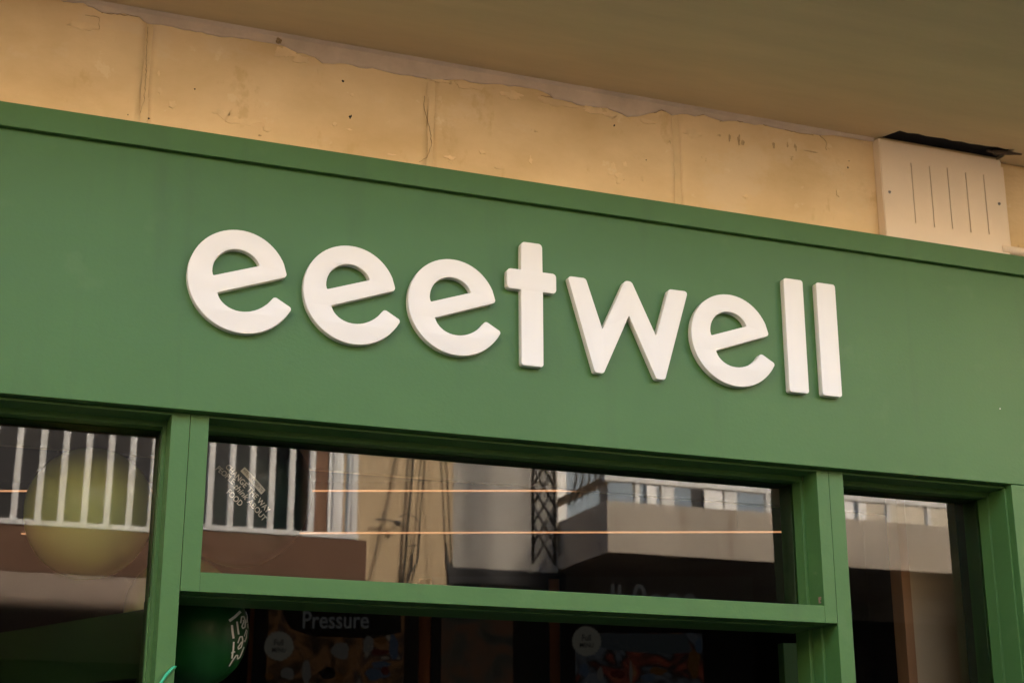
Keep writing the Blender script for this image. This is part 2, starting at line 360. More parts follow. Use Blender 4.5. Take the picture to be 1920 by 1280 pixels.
# transom light frame
P_(box('transom_stile', (.6786, FY, 2.194), (.7302, .118, 2.6865), GREEN, bev=.0012))
P_(box('transom_stile', (2.6985, FY, 2.194), (2.7428, .118, 2.6865), GREEN, bev=.0012))
P_(box('transom_bar', (.7302, FY+.0004, 2.194), (2.6985, .118, 2.2478), GREEN, bev=.0012))
P_(box('head_rail', (.7302, FY+.0004, 2.679), (2.6985, .118, 2.6863), GREEN, bev=.001))
P_(box('head_rail', (-.62, FY+.0004, 2.679), (.6265, .118, 2.6863), GREEN, bev=.001))
P_(box('head_rail', (2.7975, FY+.0004, 2.679), (3.4405, .118, 2.6863), GREEN, bev=.001))
def light_frame(x0, x1, z0, z1, inset=.008, top=.013):
    """stepped inner sash: outer bead proud of glass, rebate, room-side lining"""
    f = P_(box('sash', (x0+.001, .118, z1-top), (x1-.001, .1755, z1+.006), GREEN, bev=.0015))
    def sub(n, a, b, m=GREEN, bev=.0015):
        o = box(n, a, b, m, None, bev); o.parent = f; return o
    sub('sash_stile', (x1-inset, .1185, z0), (x1+.004, .1755, z1-top)); sub('sash_stile', (x0-.004, .1185, z0), (x0+inset, .1755, z1-top))
    sub('sash_rail', (x0+inset, .1185, z0-.004), (x1-inset, .1755, z0+.008))
    sub('glazing_bead', (x1-inset-.0025, .120, z0+.008), (x1-inset, .126, z1-top), GREEN, .0008)
    sub('glazing_bead', (x0+inset, .120, z1-top-.003), (x1-inset, .126, z1-top), GREEN, .0008)
    # room side lining
    sub('lining', (x1-inset-.001, .187, z0), (x1+.03, .257, z1)); sub('lining', (x0-.03, .187, z0), (x0+inset+.001, .257, z1))
    sub('lining', (x0+inset, .187, z1-top-.001), (x1-inset, .257, z1+.03)); sub('lining', (x0+inset, .187, z0-.02), (x1-inset, .257, z0+.006))
    return f
f1 = light_frame(.7302, 2.6985, 2.2478, 2.679)
f2 = light_frame(-.62, .6265, .55, 2.679)
f3 = light_frame(2.7975, 3.4405, .55, 2.679)
# extra moulded step on the deep right hand jamb
for x in (3.4405,):
    P_(box('jamb_moulding', (x-.006, .030, .5), (x+.002, .1178, 2.678), GREEN, bev=.002))
def pane(x0, x1, z0, z1, tilt, fr, twist=0):
    me = bpy.data.meshes.new('glass_pane'); hx, hz = (x1-x0)/2, (z1-z0)/2
    vs_ = [(-hx,-.0,-hz),(hx,-.0,-hz),(hx,0,hz),(-hx,0,hz)]
    n = 12; verts = []; faces = []
    for i in range(n+1):
        for j in range(n+1): verts.append((-hx+2*hx*i/n, 0, -hz+2*hz*j/n))
    for i in range(n):
        for j in range(n): a = i*(n+1)+j; faces.append((a, a+n+1, a+n+2, a+1))
    me.from_pydata(verts, [], faces); o = link('glass_pane', me, GLASS); o.location = ((x0+x1)/2, .1805, (z0+z1)/2); o.rotation_euler = (R_(tilt), 0, R_(twist))
    o.parent = fr; return o
pane(.737, 2.692, 2.253, 2.672, 0, f1)
pane(-.613, .620, .556, 2.672, -.18, f2)
pane(2.804, 3.434, .556, 2.672, 0, f3)
# lower doorway: lintel rebate and right hand jamb
ZA, ZB = at(640, 1139, .19).z, at(640, 1148, .30).z
P_(box('door_head', (.6786, .1185, ZA), (2.7428, .19, 2.246), GREEN, bev=.002))
P_(box('door_head', (.6786, .1905, ZB), (2.7428, .30, 2.2415), GREEN, bev=.002))
P_(box('door_jamb', (2.735, .118, .12), (2.7975, .175, ZA), GREEN, bev=.003))
P_(box('door_jamb', (2.722, .1755, .12), (2.7975, .255, ZB), GREEN, bev=.003))
P_(box('door_jamb', (.615, .1605, .12), (.685, .255, ZB), GREEN, bev=.003))
P_(box('stall_riser', (-.62, .045, .13), (.6265, .1178, .55), GREEN, bev=.004))
P_(box('stall_riser', (2.7975, .045, .13), (3.4405, .1178, .55), GREEN, bev=.004))
# chipped paint at the transom corner
bm = bmesh.new()
for q in range(5):
    c = at(1536+random.uniform(-3, 3), 1126+random.uniform(-7, 7), .06)
    add_box(bm, (2.6973, c.y+random.uniform(-.01, .01), c.z), (2.6986, c.y+.006, c.z+.004))
P_(build('paint_chip', bm, mat('bare_filler', (.30, .16, .11), .9)))
# one stray fleck of white paint on the sign board
c = at(1875, 766, 0); bm = bmesh.new(); bmesh.ops.create_uvsphere(bm, u_segments=8, v_segments=5, radius=.0022, matrix=Matrix.Translation((c.x, -.0002, c.z)) @ Matrix.Diagonal((1, .3, 1, 1)))
P_(build('paint_fleck', bm, CREAM))
# door leaves, opened inwards
def leaf(x, y, ang, w, name_l, flip):
    d = thing('t', None, None) if False else None
    o = box('door', (0, -.022, 1.985), (w, .022, 2.178), GREEN_SHADED, None, .003)            # top rail carries the rest
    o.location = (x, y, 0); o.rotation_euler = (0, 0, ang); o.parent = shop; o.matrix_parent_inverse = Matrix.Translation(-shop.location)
    for n, a, b, m in (('door_stile', (0, -.0222, .14), (.085, .0222, 1.985), GREEN_SHADED), ('door_stile', (w-.085, -.0222, .14), (w, .0222, 1.985), GREEN_SHADED), ('door_rail', (.085, -.022, .14), (w-.085, .022, .45), GREEN_SHADED)):
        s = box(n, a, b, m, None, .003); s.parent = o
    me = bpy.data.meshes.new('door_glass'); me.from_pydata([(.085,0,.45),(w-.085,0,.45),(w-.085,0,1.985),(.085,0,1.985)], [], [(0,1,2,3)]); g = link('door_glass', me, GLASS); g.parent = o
    h = tube('hinge', [(-.006, -.03, 1.8), (-.006, -.03, 1.95)], .009, GREEN_SHADED, None, 10); h.parent = o
    return o
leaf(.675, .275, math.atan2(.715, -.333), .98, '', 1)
qa, qb, qc = at(1469, 1215, .5), at(1504, 1215, .5), at(1469, 1204, .5)
P_(box('door_post', (qa.x, .5, .12), (qb.x, .54, qc.z), GREEN_SHADED, bev=.003))
qd = at(1511, 1208, .48)
P_(tube('door_seal', [(qd.x, .48, .12), (qd.x, .48, qd.z-.01), (qd.x-.01, .52, qd.z)], .010, GREEN_SHADED, None, 10))

# ------------------------------------------------------------------ sign letters
import numpy as np
def e_outline():
    O = np.poly1d([-5.72252, 21.12414, -29.48903, 19.11391, -5.76052, 0.79907, -0.09063, 0.16152])
    I = np.poly1d([-0.01732, 0.08123, -0.08676, 0.04388, 0.07909])
    C = np.poly1d([-0.09803, 0.2368, -0.20503, 0.07642, -0.01113, 0.07172])
    out = []
    for i in range(73):
        t = i/72; th = -.39099+(-5.97782+.39099)*t; r = O(t); out.append((r*math.cos(th), r*math.sin(th)))
    out = out[:70]
    a = out + [(.1312, .0335), (-.0687, -.0387)]
    for i in range(1, 25):
        t = i/24; th = -2.6202+(2.6202-.3785)*t; r = I(t); a.append((r*math.cos(th), r*math.sin(th)))
    a[-1] = (.0975, -.0318)
    n = len(a); rad = [0]*n; rad[0] = .0085; rad[70] = .0105; rad[71] = .003; rad[-1] = .0095
    # drop neighbours of rounded corners so the arcs fit
    keepi = [i for i in range(n) if i not in (1, 72, n-2)]
    outer = rounded([a[i] for i in keepi], [rad[i] for i in keepi])
    c = []
    for i in range(33):
        t = i/32; th = -2.89676+(-5.85998+2.89676)*t; r = C(t); c.append((-.0148+r*math.cos(th), .0275+r*math.sin(th)))
    c[0] = (-.0828, .0099); c[-1] = (.0498, .0558)
    rad = [0]*33; rad[0] = .004; rad[-1] = .003
    kc = [i for i in range(33) if i not in (1, 31)]
    counter = rounded([c[i] for i in kc], [rad[i] for i in kc], 4)
    return [outer, counter]
def letter(loops, x, z, label, sc=1, t=.0245):
    cu = bpy.data.curves.new('glyph', 'CURVE'); cu.dimensions = '2D'; cu.fill_mode = 'BOTH'; bv = .0012
    cu.extrude = (t-2*bv)/2; cu.bevel_depth = bv; cu.bevel_resolution = 2; cu.offset = -bv*.6
    for L in loops:
        s = cu.splines.new('POLY'); s.points.add(len(L)-1)
        for q, p in zip(s.points, L): q.co = (p[0]*sc, p[1]*sc, 0, 1)
        s.use_cyclic_u = True
    tmp = bpy.data.objects.new('tmp', cu); COL.objects.link(tmp)
    bpy.context.view_layer.update()
    me = bpy.data.meshes.new_from_object(tmp.evaluated_get(bpy.context.evaluated_depsgraph_get())); bpy.data.objects.remove(tmp)
    me.name = 'sign_letter'; me.materials.clear()
    bm = bmesh.new(); bm.from_mesh(me); bmesh.ops.remove_doubles(bm, verts=bm.verts[:], dist=1e-5); bm.to_mesh(me); bm.free()
    o = link('sign_letter', me, CREAM); o.location = (x, -t/2, z); o.rotation_euler = (R_(90), 0, 0)
    try:
        me.set_sharp_from_angle(angle=R_(24)); 
    except Exception: pass
    tag(o, label, 'sign letter', 'raised cream letters of the shop sign'); return o
E = e_outline()
letter(E, .7894, 3.0698, 'raised cream letter e at the left end of the sign', .998)
letter(E, 1.1201, 3.0696, 'raised cream letter e, second from the left, between two other e letters', .975)
letter(E, 1.4378, 3.0696, 'raised cream letter e directly left of the letter t', .972)
letter(E, 2.3830, 3.0700, 'raised cream letter e between the w and the first l', .990)
tz = [(1.6488,3.3110),(1.7180,3.3110),(1.7192,3.2185),(1.7645,3.2185),(1.7645,3.1548),(1.7200,3.1548),(1.7200,2.9140),(1.6495,2.9140),(1.6485,3.1548),(1.6025,3.1548),(1.6025,3.2185),(1.6480,3.2185)]
tr = [.012,.012,.002,.012,.012,.002,.009,.009,.002,.012,.012,.002]
letter([[(a-1.684, b-3.11) for a, b in rounded([(x, z) for x, z in tz], tr)]], 1.684, 3.11, 'tall raised cream letter t with crossbar, middle of the sign')
wz = [(1.8040,3.2180),(1.8650,3.2180),(1.9196,3.0558),(2.0005,3.2270),(2.0235,3.2270),(2.1047,3.0546),(2.1545,3.2180),(2.2220,3.2180),(2.1310,2.9155),(2.1020,2.9155),(2.0117,3.1137),(1.9205,2.9155),(1.8915,2.9155)]
wr = [.009,.012,.002,.014,.014,.002,.012,.009,.011,.011,.002,.011,.011]
letter([[(a-2.01, b-3.07) for a, b in rounded(wz, wr)]], 2.01, 3.07, 'raised cream letter w with pointed middle, right of the t')
letter([rounded([(-.0357,-.194),(.0357,-.194),(.0357,.194),(-.0357,.194)], .009)], 2.6156, 3.1158, 'tall raised cream letter l next to the last e')
letter([rounded([(-.0362,-.194),(.0362,-.194),(.0362,.194),(-.0362,.194)], .009)], 2.7400, 3.1160, 'tall raised cream letter l at the right end of the sign')

# ------------------------------------------------------------------ vent cover on the wall
vent = thing('vent_cover', 'cream slotted sheet vent cover screwed to the wall under the broken slot', 'vent cover', (3.28, .03, 3.53))
def vent_plate():
    bm = bmesh.new(); x0, x1, z0, z1 = 3.047, 3.5445, 3.50, 3.898; y0, y1 = .012, .016
    slots = []
    for (a, b), (c, d) in (((1709,306),(1716,418)), ((1744,312),(1751,426)), ((1777,315),(1785,429)), ((1811,324),(1820,436)), ((1844.5,328),(1854,439))):
        p, q = at(a, b, y0), at(c, d, y0); slots.append(((p.x+q.x)/2, q.z, p.z))
    x = x0
    for sx, zl, zh in slots:
        add_box(bm, (x, y0, z0), (sx-.0017, y1, z1)); add_box(bm, (sx-.0017, y0, z0), (sx+.0017, y1, zl)); add_box(bm, (sx-.0017, y0, zh), (sx+.0017, y1, z1)); x = sx+.0017
    add_box(bm, (x, y0, z0), (x1, y1, z1)); 
    return build('plate', bm, VENT)
keep(vent_plate(), vent)
keep(prism('folded_edge', [(3.022, 3.50), (3.052, 3.50), (3.052, 3.898), (3.022, 3.902)], .0112, .049, VENT, None, .003), vent)
keep(box('folded_edge', (3.545, .0145, 3.545), (3.556, .049, 3.875), VENT, None, .002), vent)
keep(box('vent_dark_fill', (3.05, .0175, 3.50), (3.54, .048, 3.885), DARK), vent)  # solid block, painted dark as the shade behind the slots
for px, py in ((1671, 358), (1877, 380)):
    c = at(px, py, .0013); bm = bmesh.new()
    bmesh.ops.create_cone(bm, cap_ends=True, segments=16, radius1=.0062, radius2=.0045, depth=.003, matrix=Matrix.Translation((c.x, .0105, c.z)) @ Matrix.Rotation(R_(90), 4, 'X'))
    o = keep(build('screw', bm, STEEL), vent)
    bm = bmesh.new(); add_box(bm, (c.x-.004, .0084, c.z-.0007), (c.x+.004, .0089, c.z+.0007)); add_box(bm, (c.x-.0007, .0083, c.z-.004), (c.x+.0007, .0088, c.z+.004))
    s = build('screw_slot', bm, DARK); s.parent = o; s.matrix_parent_inverse = Matrix.Translation(-vent.location).inverted() @ Matrix.Identity(4); s.matrix_parent_inverse = o.matrix_parent_inverse.copy() if False else Matrix.Identity(4)
tag(tube('conduit', [(3.515, .022, 3.552), (3.75, .022, 3.552), (4.55, .022, 3.552)], .017, VENT, None, 14), 'short cream conduit lying on the green cornice beside the vent cover', 'conduit')
bm = bmesh.new(); add_tube(bm, [(3.508, .03, 3.575), (3.53, .02, 3.572), (3.552, .018, 3.571)], [.006, .005, .001], 6)
keep(build('broken_edge', bm, mat('brown_edge', (.10, .05, .025), .9)), vent)  # thin brown piece along the notch
# anchor in the plaster strip
c = at(523, 77, WALLY-.012); bm = bmesh.new(); bmesh.ops.create_icosphere(bm, subdivisions=2, radius=.009, matrix=Matrix.Translation(c))
for v in bm.verts: v.co += Vector((random.uniform(-.002, .002), random.uniform(-.002, .002), random.uniform(-.002, .002)))
tag(build('wall_anchor', bm, crk), 'small rusty anchor stub in the grey plaster strip under the soffit', 'anchor')

# ------------------------------------------------------------------ inside the shop
structure(box('floor', (-2.5, .30, .02), (5.4, 7.2, .13), mat('shop_floor', (.12, .10, .08), .5)))
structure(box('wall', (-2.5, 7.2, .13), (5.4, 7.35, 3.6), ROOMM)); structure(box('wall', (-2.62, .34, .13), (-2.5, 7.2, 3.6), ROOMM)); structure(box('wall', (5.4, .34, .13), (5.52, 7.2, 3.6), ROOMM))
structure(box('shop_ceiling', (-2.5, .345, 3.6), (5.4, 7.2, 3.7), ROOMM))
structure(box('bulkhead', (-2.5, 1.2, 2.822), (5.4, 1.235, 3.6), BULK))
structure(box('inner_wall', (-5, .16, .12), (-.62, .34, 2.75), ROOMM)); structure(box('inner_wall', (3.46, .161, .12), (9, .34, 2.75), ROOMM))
# tan partition with a wooden edge seen through the right pane
part = thing('partition', 'tan partition wall with an orange wooden edge post behind the right window', 'partition', (3.6, .62, .13))
pa, pb = at(1681, 977, .62), at(1705, 1279, .62)
pc = at(1722, 1279, .5)
keep(box('edge_post', ((pa.x+pb.x)/2-.012, .60, .13), ((pa.x+pb.x)/2+.026, .67, 2.9), mat('edge_timber', (.42, .22, .09), .6, .2, 8, stretch=(1, 1, .12)), None, .002), part)
keep(box('shadow_gap', ((pa.x+pb.x)/2+.026, .62, .13), ((pa.x+pb.x)/2+.032, .67, 2.9), BLACK), part)
keep(box('panel', ((pa.x+pb.x)/2+.032, .61, .13), (5.3, .67, 2.9), PANELB), part)
# two suspended linear lamps, run askew to the front
LED = emit('warm_led', (1.0, .47, .21), .065)
def led(p0, p1, label):
    t = thing('linear_lamp', label, 'lamp', (p0+p1)/2, 'linear lamps under the shop ceiling')
    keep(tube('diffuser', [p0, p1], .0036, LED, None, 8), t)
    for k in (.08, .5, .92):
        p = p0.lerp(p1, k); keep(tube('suspension_wire', [p, Vector((p.x, p.y, 3.6))], .0012, BLACK, None, 5), t)
u = Vector((math.cos(YAW), -math.sin(YAW), 0))
def on_z(px, py, z):
    d = ray(px, py); return CAM + d*((z-CAM.z)/d.z)
ZL = 2.96
a, b = on_z(-120, 920, ZL), on_z(1180, 919.5, ZL); led(a, b, 'thin warm glowing linear lamp, upper one of the two in the window')
a, b = on_z(40, 1000, ZL), on_z(1500, 996.5, ZL); led(a, b, 'thin warm glowing linear lamp, lower and longer one of the two')

def uv_sphere(bm, c, r, n=48, m_=28, knot=True):
    """latex balloon: round top, slightly drawn in to the neck at the bottom"""
    rows = []
    for j in range(m_+1):
        th = math.pi*j/m_; rr = math.sin(th); z = math.cos(th)
        if z < 0: z *= 1.08; 
        rows.append([bm.verts.new((c.x+r*rr*math.cos(2*math.pi*i/n), c.y+r*rr*math.sin(2*math.pi*i/n), c.z+r*z)) for i in range(n)])
    for j in range(m_):
        for i in range(n): 
            bm.faces.new((rows[j][i], rows[j+1][i], rows[j+1][(i+1) % n], rows[j][(i+1) % n]))
    bmesh.ops.remove_doubles(bm, verts=bm.verts[:], dist=1e-5)
def balloon(px, py, rpx, Y, m, label):
    c = at(px, py, Y); d = (c-CAM); r = rpx*d.dot(fwd)/FPX
    bm = bmesh.new(); uv_sphere(bm, c, r)
    t = thing('balloon', label, 'balloon', c, 'balloons behind the window')
    keep(build('balloon_skin', bm, m, None, True), t)
    bm = bmesh.new(); add_tube(bm, [(c.x, c.y, c.z-r*1.065), (c.x, c.y+.004, c.z-r*1.10), (c.x, c.y+.01, c.z-r*1.13)] if rpx < 100 else [(c.x, c.y+r*.9, c.z-r*.5), (c.x, c.y+r*.96, c.z-r*.54), (c.x, c.y+r, c.z-r*.57)], [.009, .005, .012], 10); keep(build('knot', bm, m, None, True), t)
    return t, c, r
b1, c1, r1 = balloon(168, 957, 119, .52, YEL, 'lime yellow balloon behind the left window pane')
b2, c2, r2 = balloon(452, 920, 132, .48, DGR2, 'dark green balloon printed with a slogan behind the transom pane')
b3, c3, r3 = balloon(338, 1146, 104, .85, YEL, 'lime yellow balloon mostly hidden behind the left mullion')
b4, c4, r4 = balloon(370, 1184, 96, .45, DGR, 'bottle green balloon printed with the shop name in the doorway')
def sphere_point(c, r, lon, lat, lift=.0012):
    d = (CAM-c).normalized(); rt = d.cross(Vector((0, 0, 1))).normalized()*-1
    rt = (rgt - d*rgt.dot(d)).normalized(); up_ = d.cross(rt)
    if up_.z < 0: up_ = -up_
    v = rt*math.sin(lon)*math.cos(lat)+up_*math.sin(lat)+d*math.cos(lon)*math.cos(lat)
    v = v*(r+lift)
    if v.z < 0: v.z *= 1.08
    return c+v
def text_loops(txt, size, bold=0, shear=0, align='CENTER'):
    cu = bpy.data.curves.new('t', 'FONT'); cu.body = txt; cu.size = size; cu.align_x = align; cu.align_y = 'CENTER'; cu.offset = bold; cu.shear = shear; cu.resolution_u = 4
    tmp = bpy.data.objects.new('tmp', cu); COL.objects.link(tmp); bpy.context.view_layer.update()
    me = bpy.data.meshes.new_from_object(tmp.evaluated_get(bpy.context.evaluated_depsgraph_get())); bpy.data.objects.remove(tmp); return me
def print_on_sphere(name, items, c, r, parent, m):
    """items: (mesh in local text plane, rotation, centre lon, centre lat)"""
    bm = bmesh.new()
    for me, rot, lon, lat, sx in items:
        b2_ = bmesh.new(); b2_.from_mesh(me); bmesh.ops.triangulate(b2_, faces=b2_.faces[:])
        bmesh.ops.subdivide_edges(b2_, edges=[e for e in b2_.edges if e.calc_length() > r*.08], cuts=2)
        cs, sn = math.cos(rot), math.sin(rot)
        for v in b2_.verts:
            x, y = v.co.x*sx, v.co.y; X, Y = (x*cs-y*sn)/r, (x*sn+y*cs)/r
            v.co = sphere_point(c, r, lon+X, lat+Y)
        tmp = bpy.data.meshes.new('x'); b2_.to_mesh(tmp); b2_.free(); bm.from_mesh(tmp)
    o = build(name, bm, m); keep(o, parent); return o
def sph_ll(c, r, px, py):
    """lon/lat of the balloon point seen at a picture position"""
    d = ray(px, py).normalized(); oc = CAM-c; b = d.dot(oc); disc = b*b-(oc.dot(oc)-r*r)
    p = CAM+d*(-b-math.sqrt(max(0, disc))); n = (p-c).normalized()
    dd = (CAM-c).normalized(); rt = (rgt-dd*rgt.dot(dd)).normalized(); up_ = dd.cross(rt)
    if up_.z < 0: up_ = -up_
    lat = math.asin(n.dot(up_)); lon = math.atan2(n.dot(rt), n.dot(dd)); return lon, lat
def line_on(c, r, p0, p1, txt, size, shear=0, sx=1, bold=.0002):
    a = sph_ll(c, r, *p0); b = sph_ll(c, r, *p1); rot = math.atan2(b[1]-a[1], b[0]-a[0]); L = math.hypot(b[1]-a[1], b[0]-a[0])*r
    me = text_loops(txt, size, bold, shear); w = max(v.co.x for v in me.vertices)-min(v.co.x for v in me.vertices)
    return (me, rot, (a[0]+b[0])/2, (a[1]+b[1])/2, L/w)
def cropS(x, y): return (380+x/6.74, 820+y/6.74)
INK = mat('balloon_print', (.62, .62, .48), .6, .02, 5)
its = [line_on(c2, r2, cropS(305, 355), cropS(830, 905), 'CHANGE THE WAY', .0225), line_on(c2, r2, cropS(185, 380), cropS(395, 560), 'PEOPLE', .0225), line_on(c2, r2, cropS(405, 590), cropS(560, 745), 'think', .024, .25),
       line_on(c2, r2, cropS(580, 770), cropS(785, 1000), 'ABOUT', .0225), line_on(c2, r2, cropS(320, 660), cropS(490, 820), 'FOOD', .0225)]
print_on_sphere('slogan_print', its, c2, r2, b2, INK)
lab = line_on(c2, r2, cropS(515, 410), cropS(755, 665), "WE'RE ON A MISSION TO", .0125)
a_ = lab; W = .062; 
me = bpy.data.meshes.new('l'); wl = abs((max(v.co.x for v in a_[0].vertices)-min(v.co.x for v in a_[0].vertices))*a_[4])/2+.004
vv = []; ff = []
for i in range(17):
    x = (-wl+2*wl*i/16)/a_[4]; vv += [(x, -.009, 0), (x, .009, 0)]
for i in range(16): ff.append((2*i, 2*i+2, 2*i+3, 2*i+1))
me.from_pydata(vv, [], ff)
print_on_sphere('slogan_label', [(me, a_[1], a_[2], a_[3], a_[4])], c2, r2+.0004, b2, INK)
print_on_sphere('label_lettering', [lab], c2, r2+.0014, b2, mat('label_ink', (.03, .04, .02), .7))
# upside-down shop name on the balloon in the doorway
def cropB(x, y): return (400+x/8.53, 1130+y/8.53)
def stroke_on(c, r, pts, w):
    bm = bmesh.new(); pr = None
    for i, p in enumerate(pts):
        q = Vector(p); n_ = (Vector(pts[min(i+1, len(pts)-1)])-Vector(pts[max(i-1, 0)])).normalized(); s = Vector((-n_.y, n_.x))*w/2
        cur = [bm.verts.new((*(q+s), 0)), bm.verts.new((*(q-s), 0))]
        if pr: bm.faces.new((pr[0], cur[0], cur[1], pr[1]))
        pr = cur
    me = bpy.data.meshes.new('s'); bm.to_mesh(me); bm.free(); return me
def px_stroke(c, r, pix, wpx, nm, parent, m):
    """a brushed stroke following picture points, laid on the balloon surface"""
    k = (c-CAM).dot(fwd)/FPX; P2 = []
    for i in range(len(pix)-1):
        for q in range(6): P2.append(Vector(pix[i]).lerp(Vector(pix[i+1]), q/6))
    P2.append(Vector(pix[-1])); bm = bmesh.new(); pr = None
    for i, p in enumerate(P2):
        n_ = (P2[min(i+1, len(P2)-1)]-P2[max(i-1, 0)]); n_ = n_.normalized() if n_.length > 0 else Vector((1, 0)); s = Vector((-n_.y, n_.x))*wpx/2; cur = []
        for v in (p+s, p-s):
            lo, la = sph_ll(c, r*.9995, v.x, v.y); cur.append(bm.verts.new(sphere_point(c, r, lo, la, .0015)))
        if pr: bm.faces.new((pr[0], cur[0], cur[1], pr[1]))
        pr = cur
    return bm
strokes = [([(340,150),(245,290)][::-1] and [(250,285),(340,220),(430,135)], 5), ([(292,350),(300,440),(318,550)], 4), ([(372,295),(385,400),(400,492)], 3.2), ([(322,600),(315,720),(292,845)], 3), ([(282,765),(345,745)], 2.2),
    ([(430,320),(445,220),(480,215),(505,290),(500,380),(465,405),(450,370),(480,300),(470,270)], 2.6), ([(385,620),(420,530),(455,525),(465,590),(440,680),(395,710),(390,680),(450,600)], 2.4),
    ([(488,520),(520,420),(532,450),(520,540),(498,605),(495,580)], 1.6), ([(250,960),(300,880),(360,800),(385,800),(380,855),(420,830),(455,750),(485,680)], 2.2), ([(515,135),(540,210),(528,315)], 2.2), ([(540,330),(545,400)], 1.2)]
bm = bmesh.new()
for pts, wd in strokes:
    t_ = px_stroke(c4, r4, [cropB(*p) for p in pts], wd, '', b4, INK); tmp = bpy.data.meshes.new('x'); t_.to_mesh(tmp); t_.free(); bm.from_mesh(tmp)
keep(build('name_print', bm, WHITE_INK), b4)
# glossy ribbon running out over the mullion face
rz = at(327, 1248, .03).z
rb = [Vector((.676, .0315, rz-.001)), at(322, 1253, .029), at(311, 1265, .028), at(302, 1279, .028), at(294, 1298, .028)]
bm = bmesh.new(); add_tube(bm, [(.6800, .17, rz-.05), (.6800, .08, rz-.01), (.6797, .036, rz)]+rb, [.0015, .0015, .0020, .0025, .0040, .0045, .0042, .003], 8)
rib = build('ribbon', bm, balloon_mat('green_ribbon', (.03, .36, .16), 0), None, True); keep(rib, b4)

# rear counter wall with menu boards and timber posts, parallel to the lamps
org = at(900, 1200, 4.4); org.z = 0
def loc(px, py, off=0):
    """point on the rear display wall plane"""
    nrm = Vector((math.sin(YAW), math.cos(YAW), 0)); d = ray(px, py); t = ((org+nrm*off-CAM).dot(nrm))/d.dot(nrm); return CAM+d*t
def slab(name, x0, x1, y0, y1, off, th, m, parent=None):
    """upright board on the rear wall plane between picture columns x0..x1 and heights y0..y1"""
    a, b = loc(x0, (y0+y1)/2, off), loc(x1, (y0+y1)/2, off); zt, zb = loc((x0+x1)/2, y0, off).z, loc((x0+x1)/2, y1, off).z
    nrm = Vector((math.sin(YAW), math.cos(YAW), 0)); bm = bmesh.new()
    vs_ = [bm.verts.new((p.x+nrm.x*o, p.y+nrm.y*o, z)) for o in (0, th) for p, z in ((a, zb), (b, zb), (b, zt), (a, zt))]
    for f in ((0,1,2,3),(7,6,5,4),(0,4,5,1),(1,5,6,2),(2,6,7,3),(3,7,4,0)): bm.faces.new([vs_[i] for i in f])
    o = build(name, bm, m)
    if parent: keep(o, parent)
    return o
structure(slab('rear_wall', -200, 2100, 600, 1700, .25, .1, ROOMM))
for x0, x1, lb in ((462, 490, 'dim orange timber post left of the menu board headed Pressure'), (783, 806, 'dim orange timber post right of the menu board headed Pressure'), (1031, 1051, 'dim orange timber post left of the right menu board')):
    tag(slab('timber_post', x0, x1, 1085, 1500, .05, .08, WOOD), lb, 'post', 'timber posts of the rear counter')
def photo_mat(name, seed, cols):
    m = bpy.data.materials.new(name); m.use_nodes = True; t = m.node_tree; n = t.nodes; b = n['Principled BSDF']; b.inputs['Roughness'].default_value = .5
    g = n.new('ShaderNodeNewGeometry'); nz = n.new('ShaderNodeTexNoise'); nz.inputs['Scale'].default_value = 5; nz.noise_dimensions = '4D'; nz.inputs['W'].default_value = seed; nz.inputs['Detail'].default_value = 2.5; nz.inputs['Distortion'].default_value = 1.2
    t.links.new(g.outputs['Position'], nz.inputs['Vector']); r = n.new('ShaderNodeValToRGB'); r.color_ramp.elements[0].position = .3; r.color_ramp.elements[1].position = .72
    r.color_ramp.elements[0].color = (*cols[0], 1); r.color_ramp.elements[1].color = (*cols[-1], 1)
    for i, c in enumerate(cols[1:-1]): e = r.color_ramp.elements.new(.3+.42*(i+1)/(len(cols)-1)); e.color = (*c, 1)
    t.links.new(nz.outputs[0], r.inputs[0]); b.inputs['Base Color'].default_value = (.01, .01, .01, 1); t.links.new(r.outputs[0], b.inputs['Emission Color']); b.inputs['Emission Strength'].default_value = .0085  # faint glow put into the prints so they show in the dark shop
    return m
GREYT = emit('screen_lettering', (.5, .52, .5), .0015); BADGE = emit('screen_badge', (.5, .48, .38), .0019)
def screen_poly(name, pix, off, m, parent):
    bm = bmesh.new(); f = bm.faces.new([bm.verts.new(loc(x, y, off)) for x, y in pix]); bmesh.ops.triangulate(bm, faces=[f]); return keep(build(name, bm, m), parent)
def screen_text(txt, x0, x1, yc, off, m, parent, name='lettering'):
    me = text_loops(txt, 1, .012); xs_ = [v.co.x for v in me.vertices]; w0 = max(xs_)-min(xs_)
    a, b = loc(x0, yc, off), loc(x1, yc, off); L = (b-a).length; s = L/w0; c = (a+b)/2; d = (b-a).normalized()
    for v in me.vertices: v.co = c+d*v.co.x*s+Vector((0, 0, 1))*v.co.y*s*1.25
    return keep(link(name, me, m), parent)
def badge(px, py, rpx, parent, l1, l2):
    pix = []
    for i in range(72):
        a = 2*math.pi*i/72; r = rpx*(1+.055*math.cos(24*a)); pix.append((px+r*math.cos(a), py+r*math.sin(a)))
    screen_poly('badge', pix, -.012, BADGE, parent)
    screen_text(l1, px-9, px+8, py-6, -.014, BLACK, parent); screen_text(l2, px-13, px+13, py+8, -.014, BLACK, parent)
m1 = thing('menu_board', 'dark lit menu board headed Pressure with a scalloped badge', 'menu board', loc(625, 1400, 0))
keep(slab('board_frame', 470, 783, 1100, 1500, 0, .04, BLACK), m1)
keep(slab('board_print', 497, 756, 1108, 1490, -.004, .003, photo_mat('menu_print', 3, [(.004, .003, .002), (.03, .015, .006), (.10, .045, .015), (.02, .012, .01), (.18, .15, .11)])), m1)
screen_poly('dark_ground', [(528, 1110), (752, 1110), (752, 1185), (700, 1196), (640, 1192), (585, 1192), (545, 1178), (530, 1150)], -.006, BLACK, m1)
